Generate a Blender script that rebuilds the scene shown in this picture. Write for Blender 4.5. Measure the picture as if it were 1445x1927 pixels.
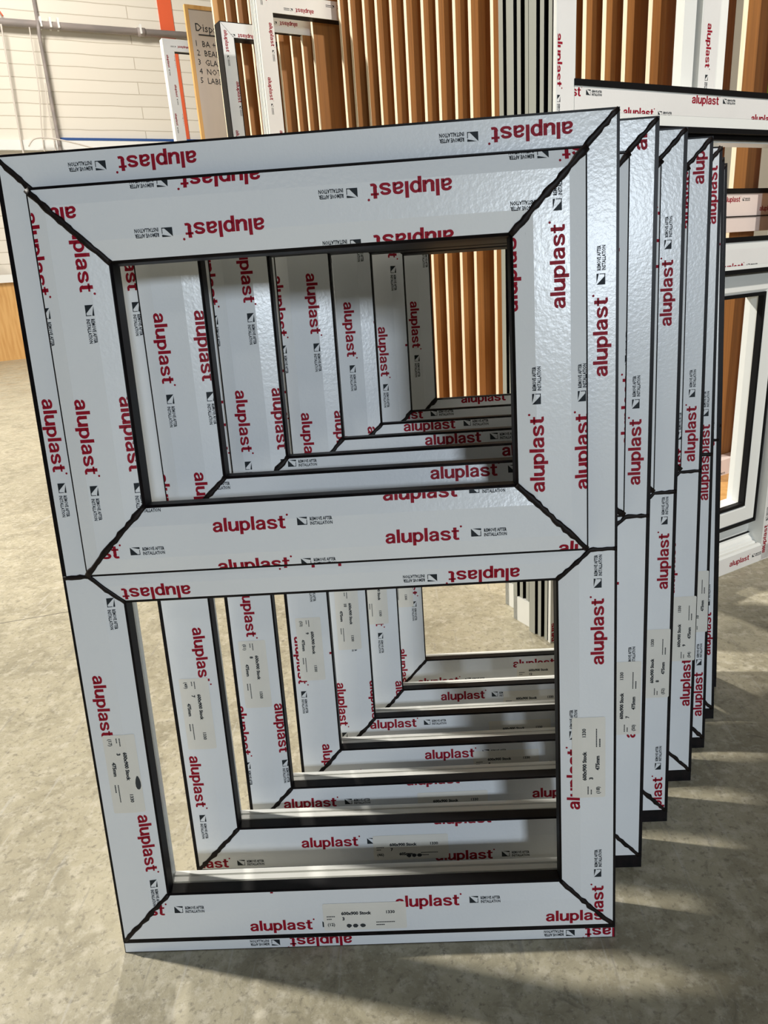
import bpy, bmesh, math, random
from mathutils import Matrix, Vector, Euler
from math import sin, cos, radians, pi, tan
SC = bpy.context.scene
for o in list(bpy.data.objects): bpy.data.objects.remove(o)
COL = SC.collection

# ------------------------------------------------------------------ camera
cam = bpy.data.cameras.new('camera'); camo = bpy.data.objects.new('camera', cam); COL.objects.link(camo)
F_PX, CAM = 1346.96, (0.3892, -0.6586, 0.7880)
YAW, PITCH, ROLL = -0.0425, 0.3302, -0.0703
fw = Vector((sin(YAW)*cos(PITCH), cos(YAW)*cos(PITCH), -sin(PITCH)))
rt = Vector((cos(YAW), -sin(YAW), 0)); up = rt.cross(fw)
r2 = rt*cos(ROLL)+up*sin(ROLL); u2 = -rt*sin(ROLL)+up*cos(ROLL)
M = Matrix(((r2.x,u2.x,-fw.x,CAM[0]),(r2.y,u2.y,-fw.y,CAM[1]),(r2.z,u2.z,-fw.z,CAM[2]),(0,0,0,1)))
camo.matrix_world = M
cam.sensor_fit = 'VERTICAL'; cam.sensor_height = 36.0; cam.lens = F_PX*36/1927
cam.clip_start = 0.02; cam.clip_end = 100
SC.camera = camo

# ------------------------------------------------------------------ light
SC.view_settings.view_transform = 'Standard'; SC.view_settings.look = 'None'
SC.view_settings.gamma = 1; SC.view_settings.use_curve_mapping = False
SC.view_settings.exposure = 0.0
W_ = bpy.data.worlds.new('hall_ambient'); SC.world = W_; W_.use_nodes = True
W_.node_tree.nodes['Background'].inputs[0].default_value = (1.0, 0.86, 0.55, 1)
W_.node_tree.nodes['Background'].inputs[1].default_value = 0.018
def area(name, loc, target, size, energy, col, size_y=None):
    l = bpy.data.lights.new(name, 'AREA'); l.energy = energy; l.color = col; l.size = size
    if size_y: l.shape = 'RECTANGLE'; l.size_y = size_y
    o = bpy.data.objects.new(name, l); COL.objects.link(o); o.location = loc
    o.rotation_euler = (Vector(target)-Vector(loc)).to_track_quat('-Z', 'Y').to_euler()
    return o
def spot(name, loc, target, ang, energy, col, rad, blend=.4):
    l = bpy.data.lights.new(name, 'SPOT'); l.energy = energy; l.color = col; l.spot_size = radians(ang)
    l.spot_blend = blend; l.shadow_soft_size = rad
    o = bpy.data.objects.new(name, l); COL.objects.link(o); o.location = loc
    o.rotation_euler = (Vector(target)-Vector(loc)).to_track_quat('-Z', 'Y').to_euler()
    return o
area('high_bay_lamp_side', (-5.1, 1.85, 5.1), (0.2, 0.2, 0.0), 0.26, 660, (1.0, 0.95, 0.86))
area('high_bay_lamp_rear', (-0.55, 3.6, 5.4), (0.7, 0.7, 0.0), 0.16, 165, (1.0, 0.95, 0.86))
area('doorway_daylight', (2.1, -5.6, 2.15), (0.4, 0.2, 0.6), 0.7, 150, (0.80, 0.90, 1.0), 0.7)
area('high_bay_lamp_front', (-0.4, -5.2, 4.6), (0.4, 0.2, 0.4), 0.35, 14, (1.0, 0.95, 0.84))
area('wall_fill_light', (-3.2, 5.2, 5.6), (-3.6, 9.4, 2.6), 1.2, 285, (1.0, 0.94, 0.85))  # added area light, put in to brighten the block wall
spot('rack_fill_spot', (2.9, -0.9, 4.2), (1.0, 1.9, 1.5), 46, 620, (1.0, 0.93, 0.84), 0.1, .25)  # added fill spot that brightens the rack and the tall frames

# ------------------------------------------------------------------ materials
def mat(name, base, rough=0.5, metal=0.0, spec=0.5, coat=0.0):
    m = bpy.data.materials.new(name); m.use_nodes = True
    b = m.node_tree.nodes['Principled BSDF']
    b.inputs['Base Color'].default_value = (*base, 1); b.inputs['Roughness'].default_value = rough
    b.inputs['Metallic'].default_value = metal; b.inputs['Specular IOR Level'].default_value = spec
    b.inputs['Coat Weight'].default_value = coat
    return m
def nodes(m): return m.node_tree.nodes, m.node_tree.links, m.node_tree.nodes['Principled BSDF']
def add_noise(m, scale, amt, c2, detail=4, stretch=(1,1,1), bump=0.0, bscale=None, coord='Object', lo=.4, hi=.65):
    n, l, b = nodes(m)
    tc = n.new('ShaderNodeTexCoord'); mp = n.new('ShaderNodeMapping'); mp.inputs['Scale'].default_value = stretch
    l.new(tc.outputs[coord], mp.inputs[0])
    t = n.new('ShaderNodeTexNoise'); t.inputs['Scale'].default_value = scale; t.inputs['Detail'].default_value = detail
    l.new(mp.outputs[0], t.inputs['Vector'])
    mr = n.new('ShaderNodeMapRange'); mr.inputs[1].default_value = lo; mr.inputs[2].default_value = hi
    mr.inputs[4].default_value = amt; l.new(t.outputs['Fac'], mr.inputs[0])
    mx = n.new('ShaderNodeMix'); mx.data_type = 'RGBA'
    mx.inputs[6].default_value = b.inputs['Base Color'].default_value; mx.inputs[7].default_value = (*c2, 1)
    l.new(mr.outputs[0], mx.inputs[0]); l.new(mx.outputs[2], b.inputs['Base Color'])
    if bump:
        t2 = n.new('ShaderNodeTexNoise'); t2.inputs['Scale'].default_value = bscale or scale; t2.inputs['Detail'].default_value = 2
        l.new(mp.outputs[0], t2.inputs['Vector'])
        bp = n.new('ShaderNodeBump'); bp.inputs['Strength'].default_value = bump; bp.inputs['Distance'].default_value = .002
        l.new(t2.outputs['Fac'], bp.inputs['Height']); l.new(bp.outputs[0], b.inputs['Normal'])
    return m
FILM = add_noise(mat('protective_film', (.80, .83, .86), .26, spec=.45), 7, .35, (.72, .75, .79), bump=.11, bscale=230)
def scuffs(m, scale, stretch, lo):
    n, l, b = nodes(m); src = b.inputs['Base Color'].links[0].from_socket
    tc = n.new('ShaderNodeTexCoord'); mp = n.new('ShaderNodeMapping'); mp.inputs['Scale'].default_value = stretch
    l.new(tc.outputs['Object'], mp.inputs[0])
    t = n.new('ShaderNodeTexNoise'); t.inputs['Scale'].default_value = scale; t.inputs['Detail'].default_value = 6; t.inputs['Roughness'].default_value = .7
    l.new(mp.outputs[0], t.inputs['Vector'])
    r = n.new('ShaderNodeMapRange'); r.inputs[1].default_value = lo; r.inputs[2].default_value = lo+.06; r.inputs[4].default_value = .75
    l.new(t.outputs['Fac'], r.inputs[0])
    x = n.new('ShaderNodeMix'); x.data_type = 'RGBA'; x.inputs[7].default_value = (.16, .17, .18, 1)
    l.new(r.outputs[0], x.inputs[0]); l.new(src, x.inputs[6]); l.new(x.outputs[2], b.inputs['Base Color'])
scuffs(FILM, 9, (1.2, 8, 14), .715); scuffs(FILM, 11, (14, 8, 1.0), .725)
FILM2 = add_noise(mat('protective_film_pale', (.80, .79, .77), .3), 9, .3, (.74, .72, .70), bump=.08, bscale=200)
FOIL = add_noise(mat('dark_foil', (.004, .004, .005), .36, spec=.14), 60, .5, (.016, .010, .011))
PVC = mat('white_pvc', (.82, .83, .80), .25, spec=.5)
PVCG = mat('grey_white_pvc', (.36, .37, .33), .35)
RUB = mat('black_rubber', (.005, .005, .006), .5, spec=.15)
BEAD = add_noise(mat('weld_bead', (.006, .004, .004), .5, spec=.2), 90, 1, (.016, .010, .009))
RED = mat('red_ink', (.30, .004, .020), .55, spec=.2)
INK = mat('black_ink', (.018, .024, .030), .55, spec=.2)
PAPER = add_noise(mat('label_paper', (.79, .77, .71), .6), 25, .5, (.73, .71, .65))
PINK = mat('weathered_film', (.80, .70, .66), .4)
PLY = add_noise(mat('plywood_edge', (.93, .82, .62), .6), 40, .6, (.84, .69, .46), stretch=(3, 3, .25))
BROWN = add_noise(mat('brown_film_face', (.37, .16, .047), .42, spec=.4), 9, .8, (.27, .12, .04), stretch=(14, 14, .3))
PINE = add_noise(mat('pine_board', (.74, .43, .15), .45), 6, .8, (.60, .30, .085), stretch=(6, 6, .5))
PIPE = add_noise(mat('pipe_paint', (.29, .26, .25), .5), 8, .8, (.40, .34, .32), stretch=(.3, 1, 1))
CABLE = mat('pale_cable', (.72, .66, .60), .6)
ORANGE = mat('orange_paint', (.80, .13, .045), .55)
LIME = mat('lime_paint', (.30, .52, .02), .5)
TRUNK = mat('white_trunking', (.88, .88, .86), .4)
BLUE = mat('blue_strip', (.03, .09, .30), .4)
BOARD = add_noise(mat('whiteboard_face', (.62, .54, .47), .35), 3, .6, (.52, .45, .40), stretch=(2, 2, .6))
GREY = mat('grey_painted_steel', (.55, .56, .56), .45)
HOLE_SMUDGE = mat('dark_hole_smudge', (.03, .035, .04), .7)

def floor_material():
    m = mat('polished_concrete', (.40, .38, .335), .42, spec=.4)
    n, l, b = nodes(m)
    tc = n.new('ShaderNodeTexCoord')
    def noise(scale, det, stretch=None, rot=0, dist=0):
        src = tc.outputs['Object']
        if stretch:
            mp = n.new('ShaderNodeMapping'); mp.inputs['Scale'].default_value = stretch; mp.inputs['Rotation'].default_value = (0, 0, rot)
            l.new(src, mp.inputs[0]); src = mp.outputs[0]
        t = n.new('ShaderNodeTexNoise'); t.inputs['Scale'].default_value = scale; t.inputs['Detail'].default_value = det
        t.inputs['Roughness'].default_value = .65; t.inputs['Distortion'].default_value = dist
        l.new(src, t.inputs['Vector']); return t.outputs['Fac']
    def rng(v, lo, hi, a=0, c=1):
        r = n.new('ShaderNodeMapRange'); r.inputs[1].default_value = lo; r.inputs[2].default_value = hi
        r.inputs[3].default_value = a; r.inputs[4].default_value = c; l.new(v, r.inputs[0]); return r.outputs[0]
    cur = None
    def mix(fac, col, base=None):
        nonlocal cur
        x = n.new('ShaderNodeMix'); x.data_type = 'RGBA'
        if cur is None: x.inputs[6].default_value = (.44, .40, .29, 1)
        else: l.new(cur, x.inputs[6])
        x.inputs[7].default_value = (*col, 1); l.new(fac, x.inputs[0]); cur = x.outputs[2]
    mix(rng(noise(1.6, 6, dist=.6), .42, .62, 0, .6), (.32, .285, .20))
    mix(rng(noise(9, 8, dist=1.2), .44, .62, 0, .7), (.25, .225, .155))
    mix(rng(noise(46, 6), .50, .66, 0, .75), (.55, .51, .41))
    mix(rng(noise(110, 4), .54, .68, 0, .75), (.19, .17, .125))
    mix(rng(noise(5, 3, (14, .9, 1), .6), .62, .70, 0, .45), (.24, .225, .195))
    mix(rng(noise(4, 3, (16, .8, 1), -.75), .63, .70, 0, .4), (.53, .51, .46))
    mix(rng(noise(14, 5, dist=2.5), .62, .72, 0, .6), (.13, .12, .09))
    mix(rng(noise(26, 8, dist=3.5), .58, .70, 0, .5), (.17, .155, .12))
    mix(rng(noise(210, 3), .60, .72, 0, .5), (.56, .53, .46))
    # sawn joint running across the slab
    sx = n.new('ShaderNodeSeparateXYZ'); l.new(tc.outputs['Object'], sx.inputs[0])
    dp = n.new('ShaderNodeVectorMath'); dp.operation = 'DOT_PRODUCT'; dp.inputs[1].default_value = (-.29, .957, 0)
    l.new(tc.outputs['Object'], dp.inputs[0])
    sb = n.new('ShaderNodeMath'); sb.operation = 'SUBTRACT'; sb.inputs[1].default_value = 1.094; l.new(dp.outputs['Value'], sb.inputs[0])
    ab = n.new('ShaderNodeMath'); ab.operation = 'ABSOLUTE'; l.new(sb.outputs[0], ab.inputs[0])
    mix(rng(ab.outputs[0], .0012, .0024, .8, 0), (.06, .055, .05))
    l.new(cur, b.inputs['Base Color'])
    rr = rng(noise(7, 5), .35, .65, .30, .55); l.new(rr, b.inputs['Roughness'])
    bp = n.new('ShaderNodeBump'); bp.inputs['Strength'].default_value = .35; bp.inputs['Distance'].default_value = .003
    l.new(noise(60, 6), bp.inputs['Height']); l.new(bp.outputs[0], b.inputs['Normal'])
    return m
CONC = floor_material()
def wall_material():
    m = mat('painted_block_wall', (.83, .78, .69), .6, spec=.3)
    n, l, b = nodes(m)
    tc = n.new('ShaderNodeTexCoord'); mp = n.new('ShaderNodeMapping'); mp.inputs['Rotation'].default_value = (radians(90), 0, 0)
    sw = n.new('ShaderNodeSeparateXYZ'); cb = n.new('ShaderNodeCombineXYZ')
    l.new(tc.outputs['Object'], sw.inputs[0]); l.new(sw.outputs[0], cb.inputs[0]); l.new(sw.outputs[2], cb.inputs[1])
    br = n.new('ShaderNodeTexBrick'); br.inputs['Scale'].default_value = 1.0
    br.inputs['Color1'].default_value = (.84, .79, .70, 1); br.inputs['Color2'].default_value = (.80, .75, .66, 1)
    br.inputs['Mortar'].default_value = (.60, .54, .45, 1)
    br.inputs['Mortar Size'].default_value = .0065; br.inputs['Brick Width'].default_value = 4.6; br.inputs['Row Height'].default_value = .143
    br.inputs['Mortar Smooth'].default_value = .6
    nz = n.new('ShaderNodeTexNoise'); nz.inputs['Scale'].default_value = 2.5; l.new(tc.outputs['Object'], nz.inputs['Vector'])
    vm = n.new('ShaderNodeVectorMath'); vm.operation = 'MULTIPLY_ADD'; vm.inputs[1].default_value = (.02, .02, 0)
    l.new(nz.outputs['Color'], vm.inputs[0]); l.new(cb.outputs[0], vm.inputs[2]); l.new(vm.outputs[0], br.inputs['Vector'])
    l.new(br.outputs['Color'], b.inputs['Base Color'])
    bp = n.new('ShaderNodeBump'); bp.inputs['Strength'].default_value = .5; bp.inputs['Distance'].default_value = .01; bp.invert = True
    l.new(br.outputs['Fac'], bp.inputs['Height']); l.new(bp.outputs[0], b.inputs['Normal'])
    return m
BLOCK = wall_material()
PLAIN = add_noise(mat('plain_wall_paint', (.58, .53, .45), .7), 2, .5, (.50, .46, .39))

# ------------------------------------------------------------------ mesh helpers
class MB:
    def __init__(s): s.v = []; s.f = []; s.m = []; s.mats = []
    def mi(s, m):
        if m not in s.mats: s.mats.append(m)
        return s.mats.index(m)
    def face(s, pts, m):
        i = len(s.v); s.v += [tuple(p) for p in pts]; s.f.append(tuple(range(i, i+len(pts)))); s.m.append(s.mi(m))
    def idx(s, vs, fs, m):
        i = len(s.v); s.v += [tuple(p) for p in vs]; k = s.mi(m)
        for f in fs: s.f.append(tuple(j+i for j in f)); s.m.append(k)
    def box(s, x0, x1, y0, y1, z0, z1, m):
        v = [(x, y, z) for x in (x0, x1) for y in (y0, y1) for z in (z0, z1)]
        s.idx(v, [(0, 1, 3, 2), (4, 6, 7, 5), (0, 4, 5, 1), (2, 3, 7, 6), (0, 2, 6, 4), (1, 5, 7, 3)], m)
    def tube(s, pts, rad, m, n=8, flat=None):
        pts = [Vector(p) for p in pts]; rings = []
        for i, p in enumerate(pts):
            t = (pts[min(i+1, len(pts)-1)]-pts[max(i-1, 0)]).normalized()
            a = Vector((0, 1, 0)) if abs(t.y) < .9 else Vector((1, 0, 0))
            e1 = t.cross(a).normalized(); e2 = t.cross(e1)
            r = rad[i] if isinstance(rad, (list, tuple)) else rad
            rings.append([p+e1*r*cos(2*pi*k/n)+e2*r*(flat or 1)*sin(2*pi*k/n) for k in range(n)])
        vs = [v for r in rings for v in r]; fs = []
        for i in range(len(rings)-1):
            for k in range(n):
                fs.append((i*n+k, i*n+(k+1) % n, (i+1)*n+(k+1) % n, (i+1)*n+k))
        fs.append(tuple(range(n))[::-1]); fs.append(tuple((len(rings)-1)*n+k for k in range(n)))
        s.idx(vs, fs, m)
    def build(s, name, parent=None, smooth=False, fix=True):
        me = bpy.data.meshes.new(name); me.from_pydata(s.v, [], s.f)
        for m in s.mats: me.materials.append(m)
        me.polygons.foreach_set('material_index', s.m)
        if fix:
            bm = bmesh.new(); bm.from_mesh(me); bmesh.ops.remove_doubles(bm, verts=bm.verts, dist=1e-6)
            bmesh.ops.recalc_face_normals(bm, faces=bm.faces); bm.to_mesh(me); bm.free()
        if smooth: me.polygons.foreach_set('use_smooth', [True]*len(me.polygons))
        me.update()
        o = bpy.data.objects.new(name, me); COL.objects.link(o)
        if parent: o.parent = parent
        return o
def thing(name, label, cat, loc=(0, 0, 0), rot=(0, 0, 0), group=None):
    o = bpy.data.objects.new(name, None); COL.objects.link(o); o.location = loc; o.rotation_euler = rot
    o.empty_display_size = .1
    return tag(o, label, cat, group)
def tag(o, label, cat, group=None):
    o['label'] = label; o['category'] = cat; o['kind'] = 'thing'
    if group: o['group'] = group
    return o
def struct(o): o['kind'] = 'structure'; return o

# a ring swept round a rectangle with mitred corners; profile = [(inset, depth, material of the segment that follows)]
def ring(mb, x0, x1, z0, z1, prof):
    n = len(prof)
    def corners(t, d): return [(x0+t, d, z0+t), (x1-t, d, z0+t), (x1-t, d, z1-t), (x0+t, d, z1-t)]
    cs = [corners(t, d) for t, d, _ in prof]
    for i in range(n):
        a, b = cs[i], cs[(i+1) % n]
        for k in range(4):
            mb.face([a[k], a[(k+1) % 4], b[(k+1) % 4], b[k]], prof[i][2])

# ------------------------------------------------------------------ lettering
_T = {}
def text_tris(body, bold=0.0, sx=1.0, sy=1.0, res=2):
    key = (body, bold, sx, sy, res)
    if key in _T: return _T[key]
    c = bpy.data.curves.new('lettering', 'FONT'); c.body = body; c.resolution_u = res; c.offset = bold
    o = bpy.data.objects.new('lettering', c); COL.objects.link(o)
    dg = bpy.context.evaluated_depsgraph_get(); me = bpy.data.meshes.new_from_object(o.evaluated_get(dg))
    tr = []
    for p in me.polygons:
        vs = [me.vertices[i].co for i in p.vertices]
        for k in range(1, len(vs)-1): tr.append([(v.x*sx, v.y*sy) for v in (vs[0], vs[k], vs[k+1])])
    bpy.data.objects.remove(o); bpy.data.curves.remove(c); bpy.data.meshes.remove(me)
    x0 = min(v[0] for t in tr for v in t); x1 = max(v[0] for t in tr for v in t)
    tr = [[(v[0]-x0, v[1]) for v in t] for t in tr]
    _T[key] = (tr, x1-x0); return _T[key]
def clip(poly, hp):                       # hp = (a, b, c): keep a*s + b*t <= c
    out = []; n = len(poly)
    for i in range(n):
        p, q = poly[i], poly[(i+1) % n]
        dp = hp[0]*p[0]+hp[1]*p[1]-hp[2]; dq = hp[0]*q[0]+hp[1]*q[1]-hp[2]
        if dp <= 0: out.append(p)
        if dp*dq < 0:
            k = dp/(dp-dq); out.append((p[0]+(q[0]-p[0])*k, p[1]+(q[1]-p[1])*k))
    return out
def area2(p): return abs(sum(p[i][0]*p[(i+1) % len(p)][1]-p[(i+1) % len(p)][0]*p[i][1] for i in range(len(p))))
LOGO_W, LOGO_H = .0770, .0146
def strip(path, wid, sub=4):
    P = [Vector(p) for p in path]; out = []; ws = []
    for i in range(len(P)-1):
        a, b, c, d = P[max(i-1, 0)], P[i], P[i+1], P[min(i+2, len(P)-1)]
        for k in range(sub):
            t = k/sub; out.append(.5*((2*b)+(c-a)*t+(2*a-5*b+4*c-d)*t*t+(3*b-a-3*c+d)*t**3)); ws.append(wid[i]+(wid[i+1]-wid[i])*t)
    out.append(P[-1]); ws.append(wid[-1]); L = []; R = []
    for i, p in enumerate(out):
        t = (out[min(i+1, len(out)-1)]-out[max(i-1, 0)]).normalized(); n = Vector((-t.y, t.x))
        L.append(p+n*ws[i]*.58); R.append(p-n*ws[i]*.58)
    return [[(L[i].x, L[i].y), (R[i].x, R[i].y), (R[i+1].x, R[i+1].y), (L[i+1].x, L[i+1].y)] for i in range(len(out)-1)]
def bar_(x0, x1, y0, y1): return [[(x0, y0), (x1, y0), (x1, y1), (x0, y1)]]
V, Hh = .315, .20                                     # stem and curve weights of the film's heavy wide lettering
GLYPH = {
 'a': (strip([(.16, .66), (.20, .80), (.36, .90), (.58, .90), (.74, .82), (.80, .66)], [.24, .23, .20, .20, .24, .27]) + bar_(.665, .94, 0, .67)
       + strip([(.72, .56), (.50, .52), (.26, .46), (.15, .29), (.24, .12), (.44, .085), (.62, .15), (.76, .30)], [.16, .17, .20, .26, .22, .18, .18, .18]), 1.0),
 'l': (bar_(.0, V, 0, 1.38), V),
 'u': (bar_(.0, V, .36, 1.0) + strip([(V/2, .38), (.17, .22), (.32, .10), (.52, .10), (.68, .22), (.74, .36)], [V, .27, .21, .20, .20, .18]) + bar_(.70, .70+V, 0, 1.0), .975),
 'p': (bar_(.0, V, -.36, 1.0) + strip([(.20, .66), (.30, .82), (.48, .90), (.68, .86), (.83, .68), (.865, .5), (.83, .32), (.68, .14), (.48, .10), (.30, .18), (.20, .34)],
       [.16, .19, .20, .21, .26, .275, .26, .21, .20, .19, .16]), 1.0),
 's': (strip([(.84, .69), (.74, .85), (.50, .905), (.24, .86), (.14, .72), (.26, .59), (.50, .51), (.75, .42), (.86, .28), (.74, .13), (.48, .095), (.22, .15), (.12, .32)],
       [.22, .20, .19, .21, .25, .22, .20, .22, .25, .21, .19, .20, .22]), .98),
 't': (bar_(.16, .16+V, .34, 1.26) + strip([(.2975, .36), (.32, .20), (.44, .105), (.62, .105), (.70, .12)], [V, .26, .21, .19, .19]) + bar_(0, .70, .80, .99), .70)}
def logo_polys():
    x = 0; out = []
    for i, ch in enumerate('aluplast'):
        g, w = GLYPH[ch]
        out += [[(px+x, py) for px, py in q] for q in g]; x += w+(.115 if ch in 'lup' else .085)
    x -= .085; return out, x
def film_print(lod=1):
    """one repeat of the film's printing, in metres from the first letter: list of (tris, material)"""
    tr, w = logo_polys(); k = LOGO_W/w; ky = LOGO_H/1.38
    out = [([[(v[0]*k, v[1]*ky) for v in t] for t in tr], RED)]
    dot = [(LOGO_W+.0022+.0012*cos(a), LOGO_H*.97+.0012*sin(a)) for a in [2*pi*i/8 for i in range(8)]]
    out.append(([dot], RED))
    x = LOGO_W+.0125; s = .0085; y = .0025
    out.append(([[(x, y), (x+s, y), (x, y+s)], [(x+.0015, y+s), (x+.0105, y+s), (x+.0105, y+s-.0022), (x+.0060, y+s-.0012)],
                 [(x+.0098, y+s-.003), (x+.0105, y+s-.003), (x+.0105, y), (x+.0098, y)], [(x+s+.0002, y), (x+.0105, y), (x+.0105, y+.0008), (x+s-.001, y+.0008)]], INK))
    for body, yy in (('REMOVE AFTER', .0070), ('INSTALLATION', .0022)):
        if lod == 2:
            tr, w = text_tris(body, .03, 1, 1, 1); k2 = .0235/w
            out.append(([[(x+.0135+v[0]*k2, yy+v[1]*.0050) for v in t] for t in tr], INK))
        else:
            out.append(([[(x+.0135, yy+.0008), (x+.037, yy+.0008), (x+.037, yy+.0028), (x+.0135, yy+.0028)]], INK))
    return out
PRINT = {}
PERIOD, ROW = .361, .0272
def film(mb, P, s_rng, t_list, hps, anchor, mat_, lod=2, off=.0002, prints=True, row=None):
    """film face over a member: P(s, t, off) -> point; t_list = creases; hps = half planes; anchor = (s, t) of one logo"""
    s0, s1 = s_rng
    for a, b in zip(t_list[:-1], t_list[1:]):
        poly = [(s0, a), (s1, a), (s1, b), (s0, b)]
        for h in hps:
            poly = clip(poly, h)
            if len(poly) < 3: break
        if len(poly) >= 3: mb.face([P(s, t, off) for s, t in poly], mat_)
    if not prints: return
    if lod not in PRINT: PRINT[lod] = film_print(lod)
    t_lo, t_hi = t_list[0], t_list[-1]; ROW_ = row or ROW
    k0 = int(math.floor((t_lo-LOGO_H-anchor[1])/ROW_)); k1 = int(math.ceil((t_hi-anchor[1])/ROW_))
    for k in range(k0, k1+1):
        tb = anchor[1]+k*ROW_; sb = anchor[0]+(k % 2)*PERIOD/2
        j0 = int(math.floor((s0-.15-sb)/PERIOD)); j1 = int(math.ceil((s1-sb)/PERIOD))
        for j in range(j0, j1+1):
            ss = sb+j*PERIOD
            for tris, m in PRINT[lod]:
                for tri in tris:
                    q = [(v[0]+ss, v[1]+tb) for v in tri]
                    if max(v[1] for v in q) < t_lo or min(v[1] for v in q) > t_hi: continue
                    if max(v[0] for v in q) < s0 or min(v[0] for v in q) > s1: continue
                    for h in [(-1, 0, -s0), (1, 0, s1)]+hps:
                        q = clip(q, h)
                        if len(q) < 3: break
                    if len(q) < 3: continue
                    for a, b in zip(t_list[:-1], t_list[1:]):
                        qq = clip(clip(q, (0, -1, -a)), (0, 1, b)) if len(q) >= 3 else []
                        if len(qq) >= 3 and area2(qq) > 1e-10: mb.face([P(s, t, off+.00022) for s, t in qq], m)

# ------------------------------------------------------------------ the row of 600 x 900 frames
FW, FH, SH, TR = .605, .905, .016, .474
XS0, XS1, ZS0, ZS1, SW = .0345, .5705, .479, .869, .0715     # sash
def d_outer(t): return 0.0 if t < .041 else (t-.041)/.022*.003
def d_sash(t):
    pr = [(0, -.0152), (.0175, -.019), (.052, -.019), (.0715, -.0145)]
    for (a, x), (b, y) in zip(pr[:-1], pr[1:]):
        if t <= b: return x+(y-x)*(t-a)/(b-a)
    return pr[-1][1]
OUTER_PROF = [(0, .0, FOIL), (.041, 0, FOIL), (.063, .003, FOIL), (.0645, .0045, RUB), (.0645, .021, RUB), (.0635, .0225, FOIL), (.0560, .0225, PVC), (.0560, .030, PVC),
              (.0525, .0305, PVC), (.0525, .034, PVC), (.0560, .0345, PVC), (.0560, .043, PVC), (.0530, .0435, PVC), (.0530, .046, PVC),
              (.0560, .0465, PVC), (.0560, .0540, PVC), (0, .0540, PVC), (0, .022, FOIL)]
SASH_PROF = [(0, -.0005, FOIL), (0, -.0152, FOIL), (.0175, -.019, FOIL), (.052, -.019, FOIL), (.0715, -.0145, FOIL),
             (.0735, -.012, RUB), (.0735, .007, RUB), (.0725, .009, FOIL), (.058, .009, PVC), (.058, .045, PVC), (.034, .045, PVC), (.034, -.0005, FOIL)]
def bead(mb, pts, rnd, r=.0028):
    out = []; rad = []
    for (a, b) in zip(pts[:-1], pts[1:]):
        a, b = Vector(a), Vector(b); n = max(2, int((b-a).length/.0048))
        for i in range(n):
            p = a.lerp(b, i/n); out.append(p+Vector((rnd.uniform(-1, 1)*.0007, 0, rnd.uniform(-1, 1)*.0007)))
            rad.append(r*(1+rnd.uniform(-.22, .22)+(.35 if rnd.random() < .10 else 0)))
    out.append(Vector(pts[-1])); rad.append(r)
    mb.tube(out, rad, BEAD, 7, .45)

def paper_label(parent, cx, cz, ang, yd, num, paren, size, holes=False, smudge=False, P=None):
    """paper sticker: local u along the text, v up the text; follows the member's face d(v)"""
    w, h = .1015, .0375
    mb = MB(); ca, sa = cos(ang), sin(ang)
    def Q(u, v, off): 
        x = cx+u*ca-v*sa; z = cz+u*sa+v*ca
        return (x, P(x, z)-off, z)
    r = .002; out = []
    for (qx, qz, a0) in ((w/2-r, -h/2+r, -90), (w/2-r, h/2-r, 0), (-w/2+r, h/2-r, 90), (-w/2+r, -h/2+r, 180)):
        for i in range(4):
            a = radians(a0+30*i); out.append((qx+r*cos(a), qz+r*sin(a)))
    cuts = [-.02+.004*i for i in range(11)]
    for a, b in zip(cuts[:-1], cuts[1:]):
        q = clip(clip(out, (0, -1, -a)), (0, 1, b))
        if len(q) >= 3: mb.face([Q(u, v, .0006) for u, v in q], PAPER)
    def put(body, u, v, hgt, bold=0.045, m=INK):
        tr, ww = text_tris(body, bold, 1, 1, 2); k = hgt/.72
        for t in tr: mb.face([Q(u+x*k*1.02, v+y*k, .00085) for x, y in t], m)
    def bar(u, v, ww, hh):
        mb.face([Q(u, v, .00085), Q(u+ww, v, .00085), Q(u+ww, v+hh, .00085), Q(u, v+hh, .00085)], INK)
    put('600x900 Stock', -.0285, .0030, .0042); put('1330', .0265, .0035, .0040, .03)
    put(num, -.0275, -.0045, .0042)
    for i in range(5): bar(-.0465+i*.0021, .0004, .0016, .0012)
    for i in range(3): bar(-.0465+i*.0021, -.0032, .0016, .0012)
    if paren: put(paren, -.0460, -.0122, .0040, .025)
    if size: put(size, -.0160, -.0118, .0042)
    for i in range(11): bar(.0135+i*.0021, -.0092, .0017, .0011)
    for i in range(5): bar(.0135+i*.0021, -.0130, .0017, .0013)
    rnd = random.Random(num+str(paren))
    if holes:
        for hx in holes:
            pts = [(hx+.0032*(1+rnd.uniform(-.15, .15))*cos(2*pi*i/12), -.0125+.0027*(1+rnd.uniform(-.15, .15))*sin(2*pi*i/12)) for i in range(12)]
            mb.face([Q(u, v, .0010) for u, v in pts], HOLE_SMUDGE)  # drilled holes: their inner shade put in as flat dark spots
    if smudge:
        pts = [(.012+.0090*cos(2*pi*i/12), .0150+.0030*sin(2*pi*i/12)*(1+.25*cos(2*pi*i/12))) for i in range(12)]
        mb.face([Q(u, min(v, .0187), .0010) for u, v in pts], HOLE_SMUDGE)
    o = mb.build('paper_label', parent, fix=False); return o

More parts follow.
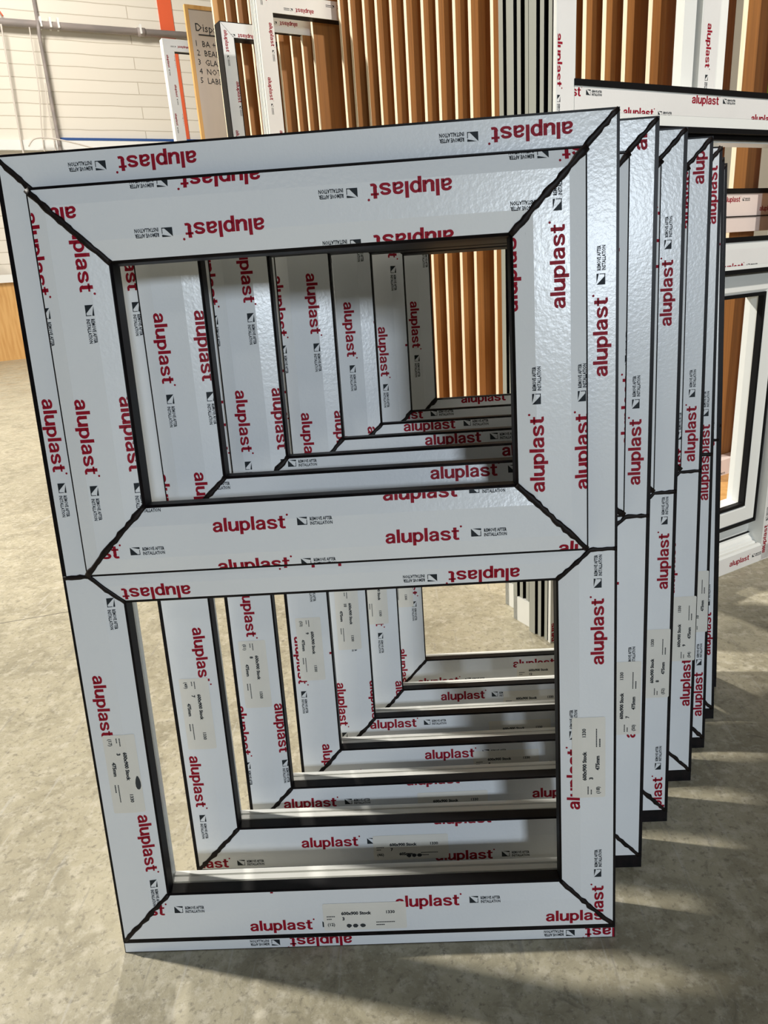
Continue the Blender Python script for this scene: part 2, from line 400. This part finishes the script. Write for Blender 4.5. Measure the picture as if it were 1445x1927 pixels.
def make_frame(idx, loc, yaw, lean, label, num, anchors, labels, white_sill):
    rnd = random.Random(40+idx)
    root = thing('glazing_frame', label, 'frame', loc, Euler((-lean, 0, yaw), 'XYZ'), 'white filmed window frames leaning in a row')
    # frame origin sits on the floor line; the welded frame stands on its sill strip
    Z = SH
    # --- outer frame
    mb = MB(); ring(mb, 0, FW, Z, Z+FH, OUTER_PROF); fr = mb.build('outer_frame', root)
    mb = MB()
    sec = [(.442, .003), (.4405, .0045), (.4405, .021), (.4415, .0225), (.457, .0225), (.457, .03), (.46, .0305), (.46, .034), (.4565, .0345), (.4565, .054), (.50, .054),
           (.50, .0), (.462, 0)]
    sm = [RUB, RUB, FOIL, PVC, PVC, PVC, PVC, PVC, PVC, PVC, FOIL, FOIL, FOIL]
    xa, xb = .046, FW-.046
    for i in range(len(sec)):
        (z0, d0), (z1, d1) = sec[i], sec[(i+1) % len(sec)]
        mb.face([(xa, d0, Z+z0), (xb, d0, Z+z0), (xb, d1, Z+z1), (xa, d1, Z+z1)], sm[i])
    tran = mb.build('transom', root)
    # --- film on the outer frame
    lod = 2
    A = dict(anchors)
    def anc(k, smax, tr=(.006, .02)):
        return A.get(k) or (rnd.uniform(0, PERIOD), rnd.uniform(*tr))
    mo, mi = .0022, .0625
    mo_side = .0045 if idx else .003
    cr = [mo, .02, .0312]; crs = [mo_side, .02, .041, mi]
    mb = MB()
    film(mb, lambda s, t, o: (s, d_outer(t)-o, Z+t), (0, FW), [.0042, .02, .041, mi], [(-1, 1, -.001), (1, 1, FW-.001)], anc('bottom', FW), FILM, lod)
    film(mb, lambda s, t, o: (FW-s, d_outer(t)-o, Z+FH-t), (0, FW), cr, [(-1, 1, -.001), (1, 1, FW-.001)], anc('top', FW), FILM, lod)
    film(mb, lambda s, t, o: (t, d_outer(t)-o, Z+FH-s), (0, FH-TR-.001), [.0048 if idx == 0 else .0035, .02, .0325], [(-1, 1, -.001)], anc('left_up', FH), FILM, lod)
    film(mb, lambda s, t, o: (t, d_outer(t)-o, Z+FH-s), (FH-TR+.001, FH), crs, [(-1, .94, -(FH-TR-.03*.94+.001)), (1, 1, FH-.001)], anc('left_low', FH), FILM, lod)
    film(mb, lambda s, t, o: (FW-t, d_outer(t)-o, Z+s), (TR+.001, FH), [mo_side, .02, .0325], [(1, 1, FH-.001)], anc('right_up', FH), FILM, lod)
    film(mb, lambda s, t, o: (FW-t, d_outer(t)-o, Z+s), (0, TR-.001), crs, [(1, .94, TR+.03*.94-.001), (-1, 1, -.001)], anc('right_low', FH), FILM, lod)
    film_o = mb.build('protective_film', fr, fix=False)
    mb = MB()
    def dt(t): return 0.0 if t < .012 else (t-.012)/.02*.003
    film(mb, lambda s, t, o: (FW-s, dt(t)-o, Z+TR-t), (0, FW), [.0, .012, .0302], [(-1, 1, -.0305), (1, 1, FW-.0305)], anc('transom', FW), FILM, lod)
    mb.build('protective_film', tran, fix=False)
    # --- sash
    mb = MB(); ring(mb, XS0, XS1, Z+ZS0, Z+ZS1, SASH_PROF); sash = mb.build('sash', root)
    mb = MB(); cs = [.0016, .0175, .035, .052, .0708]; sw, sh = XS1-XS0, ZS1-ZS0
    film(mb, lambda s, t, o: (XS0+s, d_sash(t)-o, Z+ZS0+t), (0, sw), cs, [(-1, 1, -.0005), (1, 1, sw-.0005)], anc('sash_bottom', sw), FILM, lod, row=.0227)
    film(mb, lambda s, t, o: (XS1-s, d_sash(t)-o, Z+ZS1-t), (0, sw), cs, [(-1, 1, -.0005), (1, 1, sw-.0005)], anc('sash_top', sw), FILM, lod, row=.0227)
    film(mb, lambda s, t, o: (XS0+t, d_sash(t)-o, Z+ZS1-s), (0, sh), cs, [(-1, 1, -.0005), (1, 1, sh-.0005)], anc('sash_left', sh), FILM, lod, row=.0227)
    film(mb, lambda s, t, o: (XS1-t, d_sash(t)-o, Z+ZS0+s), (0, sh), cs, [(-1, 1, -.0005), (1, 1, sh-.0005)], anc('sash_right', sh), FILM, lod, row=.0227)
    mb.build('protective_film', sash, fix=False)
    # --- weld beads along the mitres
    def seam(pts, par, r=.0028):
        mb = MB(); bead(mb, pts, rnd, r); mb.build('weld_seam', par, smooth=True)
    def PO(x, t, z): return (x, d_outer(t)-.0006, Z+z)
    seam([PO(.002, 0, FH-.002), PO(.0335, .03, FH-.0335)], root); seam([PO(FW-.002, 0, FH-.002), PO(FW-.0335, .03, FH-.0335)], root)
    seam([PO(.003, 0, .003), PO(.041, .041, .041), PO(.064, .064, .064)], root); seam([PO(FW-.003, 0, .003), PO(FW-.041, .041, .041), PO(FW-.064, .064, .064)], root)
    for sgn in (0, 1):
        fx = (lambda x: FW-x) if sgn else (lambda x: x)
        seam([PO(fx(.001), 0, TR), PO(fx(.03), 0, TR), PO(fx(.043), .04, .461), PO(fx(.0645), .064, .4415)], root, .0026)
        for top in (0, 1):
            fz = (lambda z: ZS1-z) if top else (lambda z: ZS0+z)
            xx = (lambda x: XS1-x) if sgn else (lambda x: XS0+x)
            seam([(xx(t), d_sash(t)-.0008, Z+fz(t)) for t in (.001, .0175, .035, .052, .073)], sash, .0031)
    # --- sill strip under the frame
    mb = MB(); y1 = .034; zf = .0003; zb = y1*tan(lean)+.0003
    for (x, rev) in ((0, 0), (FW, 1)):
        mb.face([(x, .0006, zf), (x, .0006, Z), (x, y1, Z), (x, y1, zb)], FOIL)
    mb.face([(0, .0006, zf), (FW, .0006, zf), (FW, .0006, Z), (0, .0006, Z)], FOIL)
    mb.face([(0, y1, zb), (FW, y1, zb), (FW, y1, Z), (0, y1, Z)], FOIL); mb.face([(0, .0006, zf), (FW, .0006, zf), (FW, y1, zb), (0, y1, zb)], FOIL)
    sill = mb.build('sill_strip', root)
    if white_sill:
        mb = MB()
        film(mb, lambda s, t, o: (FW-s, .0006-o, Z-t), (.001, FW-.001), [.0020, .0148], [], (.32, -.0045+.0055), FILM, lod)
        mb.build('protective_film', sill, fix=False)
    # --- paper labels
    def Pd(x, z):
        t = min(x, FW-x, z-Z); return d_outer(max(t, 0))
    for (side, cx, cz, paren, size, holes, smudge) in labels:
        ang = {'b': 0, 'l': -pi/2, 'r': pi/2}[side]
        paper_label(root, cx, Z+cz, ang, 0, num, paren, size, holes, smudge, Pd)
    return root

PL = [(0, 0, 0, .1155), (.0644, .1064, -.0039, .0915), (.1269, .1814, .0056, .0976), (.1921, .2638, .0062, .1035), (.2433, .3416, .0047, .1226), (.2902, .4200, .0029, .1519), (.3341, .5161, .0019, .150)]
LAB = ['foremost white filmed window frame, sill strip printed, paper labels numbered 3',
       'second white filmed window frame from the front of the row, paper labels numbered 7',
       'third white filmed window frame from the front of the row, paper labels numbered 8',
       'fourth white filmed window frame from the front of the row, paper labels numbered 9',
       'fifth white filmed window frame from the front of the row, paper labels numbered 10',
       'sixth white filmed window frame, second from the back of the row, label numbered 11',
       'rearmost white filmed window frame of the row, bottom label numbered 12']
NUM = ['3', '7', '8', '9', '10', '11', '12']
ANC = [dict(bottom=(.161, .0103), top=(.405, .0095), left_up=(.236, .009), left_low=(.548, .015), right_up=(.656, .011), right_low=(.3416, .0142), transom=(.465, .0156),
            sash_top=(.127, .0194), sash_bottom=(.144, .042), sash_left=(.202, .0177), sash_right=(.065, .045)),
       dict(right_up=(.512, .0125), left_low=(.545, .039), bottom=(.1486, .0334), right_low=(.18, .012), sash_left=(.128, .0156), sash_bottom=(.3128, .0572)),
       dict(right_up=(.6828, .0131), right_low=(.3414, .0087), left_low=(.704, .0518), sash_left=(.2294, .0161), sash_bottom=(.3444, .0582)),
       dict(right_up=(.4881, .0103), right_low=(.1126, .0061), left_low=(.647, .0089), sash_left=(.0973, .0405), sash_bottom=(.185, .0573)),
       dict(left_low=(.773, .0049), bottom=(.0551, .0465), sash_left=(.1392, .0741), sash_bottom=(.1051, .0597)),
       dict(left_low=(.823, -.003), bottom=(.13, .0424), sash_left=(.1824, .0715)),
       dict(left_low=(.814, .0139), bottom=(.0468, .0155))]
LBS = [[('b', .3030, .0265, '(12)', None, (-.020, -.012, -.003), False), ('l', .0340, .2315, '(17)', '475mm', None, True), ('r', .5740, .2275, '(18)', '475mm', None, False)],
       [('b', .2965, .0285, '(46)', '605mm', (-.003, .004, .011), False), ('l', .0315, .2400, '(49)', '475mm', None, False), ('r', .5800, .2360, '(50)', '475mm', None, False)],
       [('b', .2965, .0300, None, None, None, False), ('l', .0305, .2480, '(51)', '475mm', None, False), ('r', .5830, .2335, '(52)', '475mm', None, False)],
       [('b', .3200, .0330, None, None, None, False), ('l', .0320, .2365, '(53)', '475mm', None, False), ('r', .5850, .2380, '(54)', '475mm', None, False)],
       [('b', .3025, .0310, None, None, None, False), ('l', .0320, .2400, None, '475mm', None, False), ('r', .5850, .2395, None, '475mm', None, False)],
       [('b', .2900, .0345, None, None, None, False), ('l', .0280, .2400, None, None, None, False)],
       [('b', .2845, .0310, None, '605mm', (.012, .020, .028), False), ('l', .0280, .2230, None, None, None, False)]]
for i in range(7):
    x, y, yw, ln = PL[i]
    make_frame(i, (x, y, 0), yw, ln, LAB[i], NUM[i], ANC[i], LBS[i], i == 0)

# ------------------------------------------------------------------ room
mb = MB(); mb.box(-14, 14, -9, 20, -.05, 0, CONC); struct(mb.build('floor'))
AZ = radians(61); UW = Vector((sin(AZ), cos(AZ), 0))
WROT = (0, 0, pi/2-AZ)                                          # local x runs along the wall, local -y faces the hall
W0 = Vector((-4.9, 8.9, 0))
mb = MB(); mb.box(-9, 9, 0, .2, 0, 6.5, BLOCK); w = struct(mb.build('wall_left')); w.location = W0; w.rotation_euler = WROT
mb = MB(); mb.box(2.69, 2.87, -.012, .0, 0, 6.4, ORANGE); w = struct(mb.build('trim_1')); w.location = W0; w.rotation_euler = WROT
e = W0+UW*9.0
mb = MB(); mb.box(0, 15, 0, .2, 0, 6.5, PLAIN); w = struct(mb.build('wall_right')); w.location = e; w.rotation_euler = (0, 0, -AZ)
mb = MB()
mb.box(-2.2, 1.7, -.06, 0, 0, 3.8, LIME); mb.box(4.2, 4.32, -.06, 0, 1.9, 6, LIME)
w = struct(mb.build('trim_2')); w.location = e; w.rotation_euler = (0, 0, -AZ)

def onwall(s, off, z): 
    n = Vector((UW.y, -UW.x, 0)); p = W0+UW*s+n*off; return (p.x, p.y, z)
p = thing('wall_pipe', 'long grey horizontal pipe fixed across the white block wall', 'pipe', onwall(0, .1, 3.83), WROT)
mb = MB(); mb.tube([(-3, 0, 0), (4.5, 0, 0)], .042, PIPE, 14); mb.build('pipe_run', p, smooth=True)
for sx in (1.22, 1.33, 1.42, 2.4):
    mb = MB(); mb.box(sx-.012, sx+.012, -.055, .1, -.03, .075, TRUNK); mb.build('pipe_clip', p)
mb = MB(); mb.tube([(2.36, 0, 0), (2.46, 0, 0)], .05, PIPE, 14); mb.build('coupling', p, smooth=True)
mb = MB(); mb.tube([onwall(1.21, .03, 5.2), onwall(1.20, .035, 3.9), onwall(1.185, .172, 3.83), onwall(1.18, .12, 3.7), onwall(1.17, .1, 2.4), onwall(1.17, .1, 1.2)], .022, PIPE, 10)
tag(mb.build('conduit', smooth=True), 'grey conduit running down the white wall past the horizontal pipe', 'conduit')
def cable(pts, r, label, name='cable', m=CABLE):
    mb = MB(); P = [Vector(q) for q in pts]; out = []
    for i in range(len(P)-1):
        a, b, c, d = P[max(i-1, 0)], P[i], P[i+1], P[min(i+2, len(P)-1)]
        for k in range(6):
            t = k/6; out.append(.5*((2*b)+(c-a)*t+(2*a-5*b+4*c-d)*t*t+(3*b-a-3*c+d)*t**3))
    out.append(P[-1]); mb.tube(out, r, m, 7)
    tag(mb.build(name, smooth=True), label, 'cable', 'cables hanging on the white wall')
cable([onwall(.775, .16, 3.79), onwall(.76, .12, 3.3), onwall(.735, .1, 2.6), onwall(.72, .1, 1.5)], .011, 'leftmost pale cable hanging straight down the white wall')
cable([onwall(1.08, .16, 3.78), onwall(1.05, .14, 3.1), onwall(.985, .1, 2.55), onwall(.97, .09, 1.6)], .007, 'thin pale cable hanging just left of the grey conduit')
cable([onwall(1.14, .12, 3.2), onwall(1.12, .1, 2.9), onwall(1.115, .1, 2.5), onwall(1.12, .09, 1.6)], .007, 'thin pale cable hanging close beside the grey conduit')
cable([onwall(.80, .2, 2.48), onwall(.88, .22, 2.56), onwall(1.05, .2, 2.575), onwall(1.35, .2, 2.52), onwall(1.8, .18, 2.40), onwall(2.4, .15, 2.25)], .009, 'slack pale cable looping to the right over the trunking')
cable([onwall(.72, .05, 4.4), onwall(.76, .06, 4.05), onwall(.82, .1, 3.89)], .008, 'short orange cable dropping onto the horizontal pipe', 'orange_cable', ORANGE)
p = thing('cable_trunking', 'long white trunking with a blue edge along the block wall', 'trunking', onwall(0, 0, 0), WROT)
mb = MB(); mb.box(-3, 4.6, -.062, -.002, 2.46, 2.575, TRUNK); mb.build('trunking_body', p)
mb = MB(); mb.box(1.2, 4.6, -.066, -.002, 2.575, 2.605, BLUE); mb.build('blue_strip', p)

# ------------------------------------------------------------------ bench at the far left
b = thing('workbench', 'pine fronted workbench with a pale top at the left edge', 'workbench', onwall(-2.0, .86, 0), WROT)
mb = MB(); mb.box(0, 3.2, 0, .70, 0, .90, PINE); mb.build('pine_front', b)
mb = MB(); mb.box(-.03, 3.23, -.03, .73, .90, .99, TRUNK); mb.build('bench_top', b)
b = thing('machine_cover', 'grey sloped machine cover standing on the pale workbench', 'machine', onwall(-.30, .55, .99), WROT)
mb = MB(); v = [(-.45, -.2, 0), (.42, -.2, 0), (.42, .2, 0), (-.45, .2, 0), (-.40, -.16, .55), (.10, -.16, .55), (.10, .16, .55), (-.40, .16, .55)]
mb.idx(v, [(0, 1, 2, 3), (4, 5, 6, 7), (0, 1, 5, 4), (1, 2, 6, 5), (2, 3, 7, 6), (3, 0, 4, 7)], GREY); mb.build('casing', b)
mb = MB(); mb.tube([(.22, -.26, .22), (.24, -.17, .26)], .03, RUB, 10); mb.build('knob', b, smooth=True)

# ------------------------------------------------------------------ generic stored frames
def stored(name, label, origin, az, w, h, face, thick, m_film, m_body, z0=0.0, lod=0, bars=(), inner=None, grooves=True, gap=.02, phase=.1, lip=RUB, grp=None, up_side=False):
    """rectangular frame standing in a vertical plane; local x along, y back, z up"""
    root = thing(name, label, 'frame', origin, (0, 0, pi/2-radians(az)), grp)
    lipd = thick*.85
    pr = [(0, .0, m_body), (face, 0, m_body), (face, .004, lip), (face, lipd, m_body), (face-.012, lipd, m_body), (face-.012, thick, m_body), (0, thick, m_body)]
    if grooves:
        k = []
        q = [.92, .80, .80, .66, .66, .52, .52, .36, .36, .24, .24, .10]
        for i, f in enumerate(q):
            deep = .009 if (i//2) % 2 == 0 and 0 < i < 11 else 0
        # outer side with recessed channels
        side = [(0, thick*.93), (.010, thick*.93), (.010, thick*.82), (0, thick*.82), (0, thick*.74), (.014, thick*.74), (.014, thick*.60), (0, thick*.60), (0, thick*.50), (.010, thick*.50), (.010, thick*.42), (0, thick*.42),
                (0, thick*.30), (.014, thick*.30), (.014, thick*.16), (0, thick*.16)]
        for i, (t, d) in enumerate(side):
            pr.append((t, d, m_body if i % 4 != 1 else RUB))
    mb = MB(); ring(mb, 0, w, z0, z0+h, pr); fr = mb.build('outer_frame', root)
    mb = MB(); f0, f1 = .003, face-.004
    hp = lambda L: [(-1, 1, -.0008), (1, 1, L-.0008)]
    film(mb, lambda s, t, o: (s, -o, z0+t), (0, w), [f0, f1], hp(w), (phase, .012), m_film, lod)
    film(mb, lambda s, t, o: (w-s, -o, z0+h-t), (0, w), [f0, f1], hp(w), (phase*1.7, .012), m_film, lod)
    film(mb, lambda s, t, o: (t, -o, z0+h-s), (0, h), [f0, f1], hp(h), (phase*2.3, .015), m_film, lod)
    film(mb, lambda s, t, o: (w-t, -o, z0+s), (0, h), [f0, f1], hp(h), (phase*.6, .015), m_film, lod)
    mb.build('protective_film', fr, fix=False)
    return root
UD = Vector((sin(radians(59)), cos(radians(59)), 0)); ND = Vector((-UD.y, UD.x, 0))   # plane of the big frames, ND points away
def big_side(mb, h, T, x0=0.0):
    """left stile as a grooved hollow profile: closed section in (x, y), extruded up"""
    sec = [(0, 0), (0, .007), (.018, .007), (.018, .013), (.003, .013), (.003, .022), (.020, .022), (.020, .033), (.003, .033), (.003, .043), (.018, .043), (.018, .049), (0, .049), (0, T),
           (.036, T), (.036, .03), (.043, .03), (.043, 0)]
    mats = [PVC, RUB, RUB, RUB, PVCG, RUB, RUB, RUB, PVCG, RUB, RUB, RUB, PVCG, PVC, PVC, PVC, PVC, PVC]  # groove faces coloured black, shade of the recesses put into the colour
    for i in range(len(sec)):
        a, b2 = sec[i], sec[(i+1) % len(sec)]
        mb.face([(x0+a[0], a[1], 0), (x0+b2[0], b2[1], 0), (x0+b2[0], b2[1], h), (x0+a[0], a[1], h)], mats[i])
    mb.face([(x0+a, b2, 0) for a, b2 in sec], PVC); mb.face([(x0+a, b2, h) for a, b2 in sec], PVC)
def rail(mb, x0, x1, sec, mats):
    for i in range(len(sec)):
        (d0, z0), (d1, z1) = sec[i], sec[(i+1) % len(sec)]
        mb.face([(x0, d0, z0), (x1, d0, z0), (x1, d1, z1), (x0, d1, z1)], mats[i])
    mb.face([(x0, d, z) for d, z in sec], PVC); mb.face([(x1, d, z) for d, z in sec], PVC)
T = .068; HD = 2.05; WD = .80
d1 = thing('full_height_frame', 'tall white door frame standing behind the row at right, nearest of its stack', 'frame', (.678-UD.x*.012, .716-UD.y*.012, 0), (0, 0, pi/2-radians(59)), 'tall white frames standing in a stack')
mb = MB(); big_side(mb, HD, T); o = mb.build('stile', d1)
mb = MB(); film(mb, lambda s, t, q: (t, -q, HD-s), (0, HD), [.003, .040], [], (.74, .026), FILM2, 2); mb.build('protective_film', o, fix=False)
mb = MB(); mb.box(WD-.085, WD, 0, T, 0, HD, PVC); o = mb.build('stile', d1)
mb = MB(); film(mb, lambda s, t, q: (WD-t, -q, s), (0, HD), [.03, .08], [], (.2, .04), FILM2, 2); mb.build('protective_film', o, fix=False)
# bottom rail with stepped ridges, gasket lines
sec = [(0, 0), (0, .044), (.004, .049), (.010, .049), (.012, .046), (.015, .046), (.017, .051), (.024, .052), (.026, .058), (.034, .064), (.034, .070), (.040, .072), (.040, .115), (T, .115), (T, 0)]
ms = [PVC]*len(sec); ms[10] = RUB
mb = MB(); rail(mb, .04, WD-.08, sec, ms); o = mb.build('bottom_rail', d1)
mb = MB(); film(mb, lambda s, t, q: (s, -q, t), (.002, WD-.002), [.002, .042], [], (.592, .016), FILM2, 2); mb.build('protective_film', o, fix=False)
def mid_rail(root, z0, z1, x0, x1, fa, fb, anchor, gask_top=True, gask_bot=True, depth=.0):
    mb = MB(); mb.box(x0, x1, depth+.0, T, z0, z1, PVC); o = mb.build('mid_rail', root)
    mb = MB(); film(mb, lambda s, t, q: (s, depth-q, z0+t), (x0+.001, x1-.001), [fa-z0, fb-z0], [], anchor, FILM2, 2); mb.build('protective_film', o, fix=False)
    mb = MB()
    if gask_top: mb.box(x0, x1, depth-.002, depth+.02, z1, z1+.010, RUB)
    if gask_bot: mb.box(x0, x1, depth-.001, depth+.02, z0-.009, z0, RUB); 
    mb.build('gasket', o)
    return o
o = mid_rail(d1, 1.000, 1.056, .041, WD-.08, 1.018, 1.054, (.34, .040))
mb = MB(); mb.box(.045, WD-.085, .022, T-.002, .978, .9995, PVC); mb.box(.045, WD-.085, .014, .022, .982, .990, RUB); mb.build('rail_step', o)
mid_rail(d1, .730, .786, .041, WD-.08, .738, .772, (.46, -.0005))
# lower sash leaf
s = .10
def leaf(x0, x1, z0, z1, f, root):
    mb = MB(); ring(mb, x0, x1, z0, z1, [(0, .026, PVC), (.006, .020, PVC), (f-.012, .020, PVC), (f-.008, .022, PVC), (f, .026, RUB), (f, .034, PVC), (f+.004, .05, PVC), (f+.004, .064, PVC), (0, .064, PVC)])
    q = mb.build('casement', root)
    mb = MB(); ring(mb, x0-.006, x1+.006, z0-.006, z1+.006, [(0, .020, RUB), (.0065, .019, RUB), (.0065, .027, RUB), (0, .027, RUB)]); mb.build('gasket', q)
    mb = MB(); ring(mb, x0+f-.006, x1-f+.006, z0+f-.006, z1-f+.006, [(0, .019, RUB), (.008, .019, RUB), (.008, .033, RUB), (0, .033, RUB)]); mb.build('gasket', q)
leaf(.055, WD-.095, .113, .722, .052, d1)
mb = MB(); mb.box(0, WD, 0, T, HD-.06, HD, PVC); mb.build('top_rail', d1)
for k, (px_, py_, w_, lab) in enumerate([(.640, .767, .489, 'tall white frame standing second in the stack, its filmed post rising behind the nearest'), (.632, .842, .57, 'tall white frame standing rearmost in the stack of three')]):
    r = thing('full_height_frame', lab, 'frame', (px_-ND.x*.0, py_+.012, 0), (0, 0, pi/2-radians(59)), 'tall white frames standing in a stack')
    mb = MB(); big_side(mb, HD, T-.006); mb.build('stile', r)
    mb = MB(); xx = w_
    if k == 0:
        for (xa, xb, da, m) in ((xx-.10, xx-.065, .006, PVC), (xx-.065, xx-.055, .018, RUB), (xx-.055, xx, .0, PVC)): mb.box(xa, xb, da, .026, 0, HD, m)
        o = mb.build('stile', r)
        mb = MB(); film(mb, lambda s, t, q: (xx-.055+t, -q, s*-1+HD), (0, HD), [.004, .052], [], (.85, .018), FILM2, 2); mb.build('protective_film', o, fix=False)
    else:
        mb.box(xx-.06, xx, 0, T-.006, 0, HD, PVC); mb.build('stile', r)
    mb = MB(); mb.box(.0, xx, .002, T-.008, 0, .06, PVC); mb.build('bottom_rail', r)
    mb = MB(); mb.box(.0, xx, .002, T-.008, HD-.06, HD, PVC); mb.build('top_rail', r)

# ------------------------------------------------------------------ timber rack of plywood uprights
RA = Vector((1.531, 1.717, 0)); RD = Vector((-sin(radians(122.6)), -cos(radians(122.6)), 0))
U57 = Vector((sin(radians(57)), cos(radians(57)), 0))
rk = thing('storage_rack', 'tall timber rack of plywood uprights with brown faces behind the frames', 'rack', RA)
SL = [0, .123, .230, .304, .392, .469, .534, .598, .662, .725, .788, .851, .923, 1.007, 1.068, 1.135, 1.196, 1.267, 1.329, 1.393, 1.449, 1.513, 1.561, 1.700, 1.757, 1.812, 1.880, 2.020, 2.085, 2.150, 2.225, -.13, -.26]
LROT = pi/2-radians(57)
for i, s_ in enumerate(SL):
    q = RD*s_; mb = MB(); L = .130
    last = i == 30
    if last: L = .22
    h_ = .0075; mb.box(0, .0012, -h_, h_, .03, 2.35, PLY); mb.box(.0012, L, -h_, h_, .03, 2.35, PINE if last else BROWN)
    o = mb.build('upright', rk); o.location = q; o.rotation_euler = (0, 0, LROT)
mb = MB(); mb.box(-.30, .30, -2.5, .6, 0.0, .03, PINE); o = mb.build('base_board', rk)
o.rotation_euler = (0, 0, 0)
# base board axes: x across the rack, y along it
ang = math.atan2(-RD.y, -RD.x)
o.rotation_euler = (0, 0, ang-pi/2)
mb = MB(); mb.box(.02, .14, -2.3, .45, 2.35, 2.40, PLY); o = mb.build('head_board', rk); o.rotation_euler = (0, 0, ang-pi/2)

def at(s_, along): return RA+RD*s_+U57*along
q = at(1.62, -.293)
stored('glazing_frame', 'tall cream filmed window frame with black gasket slotted into the rack, upper left', (q.x, q.y, .03), 57, .62, 1.74, .062, .058, FILM2, PVC, lod=0, phase=.12, lip=RUB)
q = at(1.745, -.185)
r = stored('glazing_frame', 'narrower cream filmed frame slotted in the rack just behind the tall one', (q.x, q.y, .03), 57, .52, 1.70, .05, .03, FILM2, PVC, lod=0, phase=.21, grooves=False)
q = at(1.95, -.190)
stored('glazing_frame', 'grey filmed window frame with dark edges slotted in the rack beside the whiteboard', (q.x, q.y, .03), 57, .62, 1.725, .058, .056, FILM, FOIL, lod=0, phase=.17, grooves=False)
stored('glazing_frame', 'grey filmed window frame standing before the white wall by the orange stripe', (-1.147, 5.02, 0), 57, .70, 2.368, .075, .06, FILM, PVC, lod=0, phase=.2, grooves=False)
q = at(.06, -.16)
e_ = thing('glazing_frame', 'pinkish filmed frame stored low between the right hand uprights of the rack', 'frame', (q.x, q.y, .03), (0, 0, LROT))
for (z0, z1, nm) in ((.0, .055, 'bottom_rail'), (.785, .905, 'top_rail')):
    mb = MB(); mb.box(0, .62, 0, .045, z0, z1, PINK if nm == 'bottom_rail' else PINK); o = mb.build(nm, e_)
    mb = MB(); film(mb, lambda s, t, k: (s, -k, z0+t), (.001, .6), [.004+(.042 if nm == 'top_rail' else 0), z1-z0-.004], [], (.022, .085 if nm == 'top_rail' else .0), PINK, 2); mb.build('protective_film', o, fix=False)
    if nm == 'top_rail':
        mb = MB(); mb.box(0, .62, -.004, .04, z1-.012, z1+.002, RUB); mb.build('gasket', o)
        mb = MB(); mb.box(0, .62, -.003, .0, z0+.042, z0+.045, RUB); mb.build('joint', o)
mb = MB(); mb.box(0, .04, .003, .042, .055, .785, PINK); mb.build('stile', e_)
mb = MB(); mb.box(.58, .62, .003, .042, .055, .785, PINK); mb.build('stile', e_)

# ------------------------------------------------------------------ whiteboard with the handwritten list
wb = thing('whiteboard', 'tall stained whiteboard with a handwritten dispatch list, leaning behind the rack end', 'whiteboard', (-.864, 4.605, 0), (0, 0, LROT))
mb = MB(); mb.box(.01, .60, .002, .018, .3, 2.405, BOARD); bd = mb.build('board', wb)
mb = MB(); ring(mb, 0, .62, .28, 2.425, [(0, 0, PINE), (.022, 0, PINE), (.022, .024, PINE), (0, .024, PINE)]); mb.build('timber_edging', wb)
mb = MB()
def hand(body, x, z, h, k=1.0):
    tr, w_ = text_tris(body, 0.0, 1, 1, 1); g = h/.72
    for t in tr: mb.face([(x+a*g*k, .0012, z+b_*g-a*g*k*.03) for a, b_ in t], INK)
hand('Dispatch', .055, 2.285, .045, 1.05)
mb.box(.07, .24, .0008, .0015, 2.262, 2.268, INK)
for i, t_ in enumerate(('1  BA + ORDER', '2  BEADING', '3  GLASS NEEDED', '4  NOTE ON USE + C', '5  LABEL')): hand(t_, .045, 2.20-.052*i, .034, .95)
mb.build('handwriting', bd, fix=False); mb = MB()
for (xa, xb, za, zb) in ((.20, .27, 1.86, 1.864), (.20, .27, 1.80, 1.804), (.20, .203, 1.80, 1.864), (.24, .243, 1.80, 1.864), (.2, .27, 1.83, 1.833), (.21, .24, 1.76, 1.764), (.22, .225, 1.74, 1.78)): mb.box(xa, xb, .0008, .0015, za, zb, INK)
mb.build('sketch', bd, fix=False)
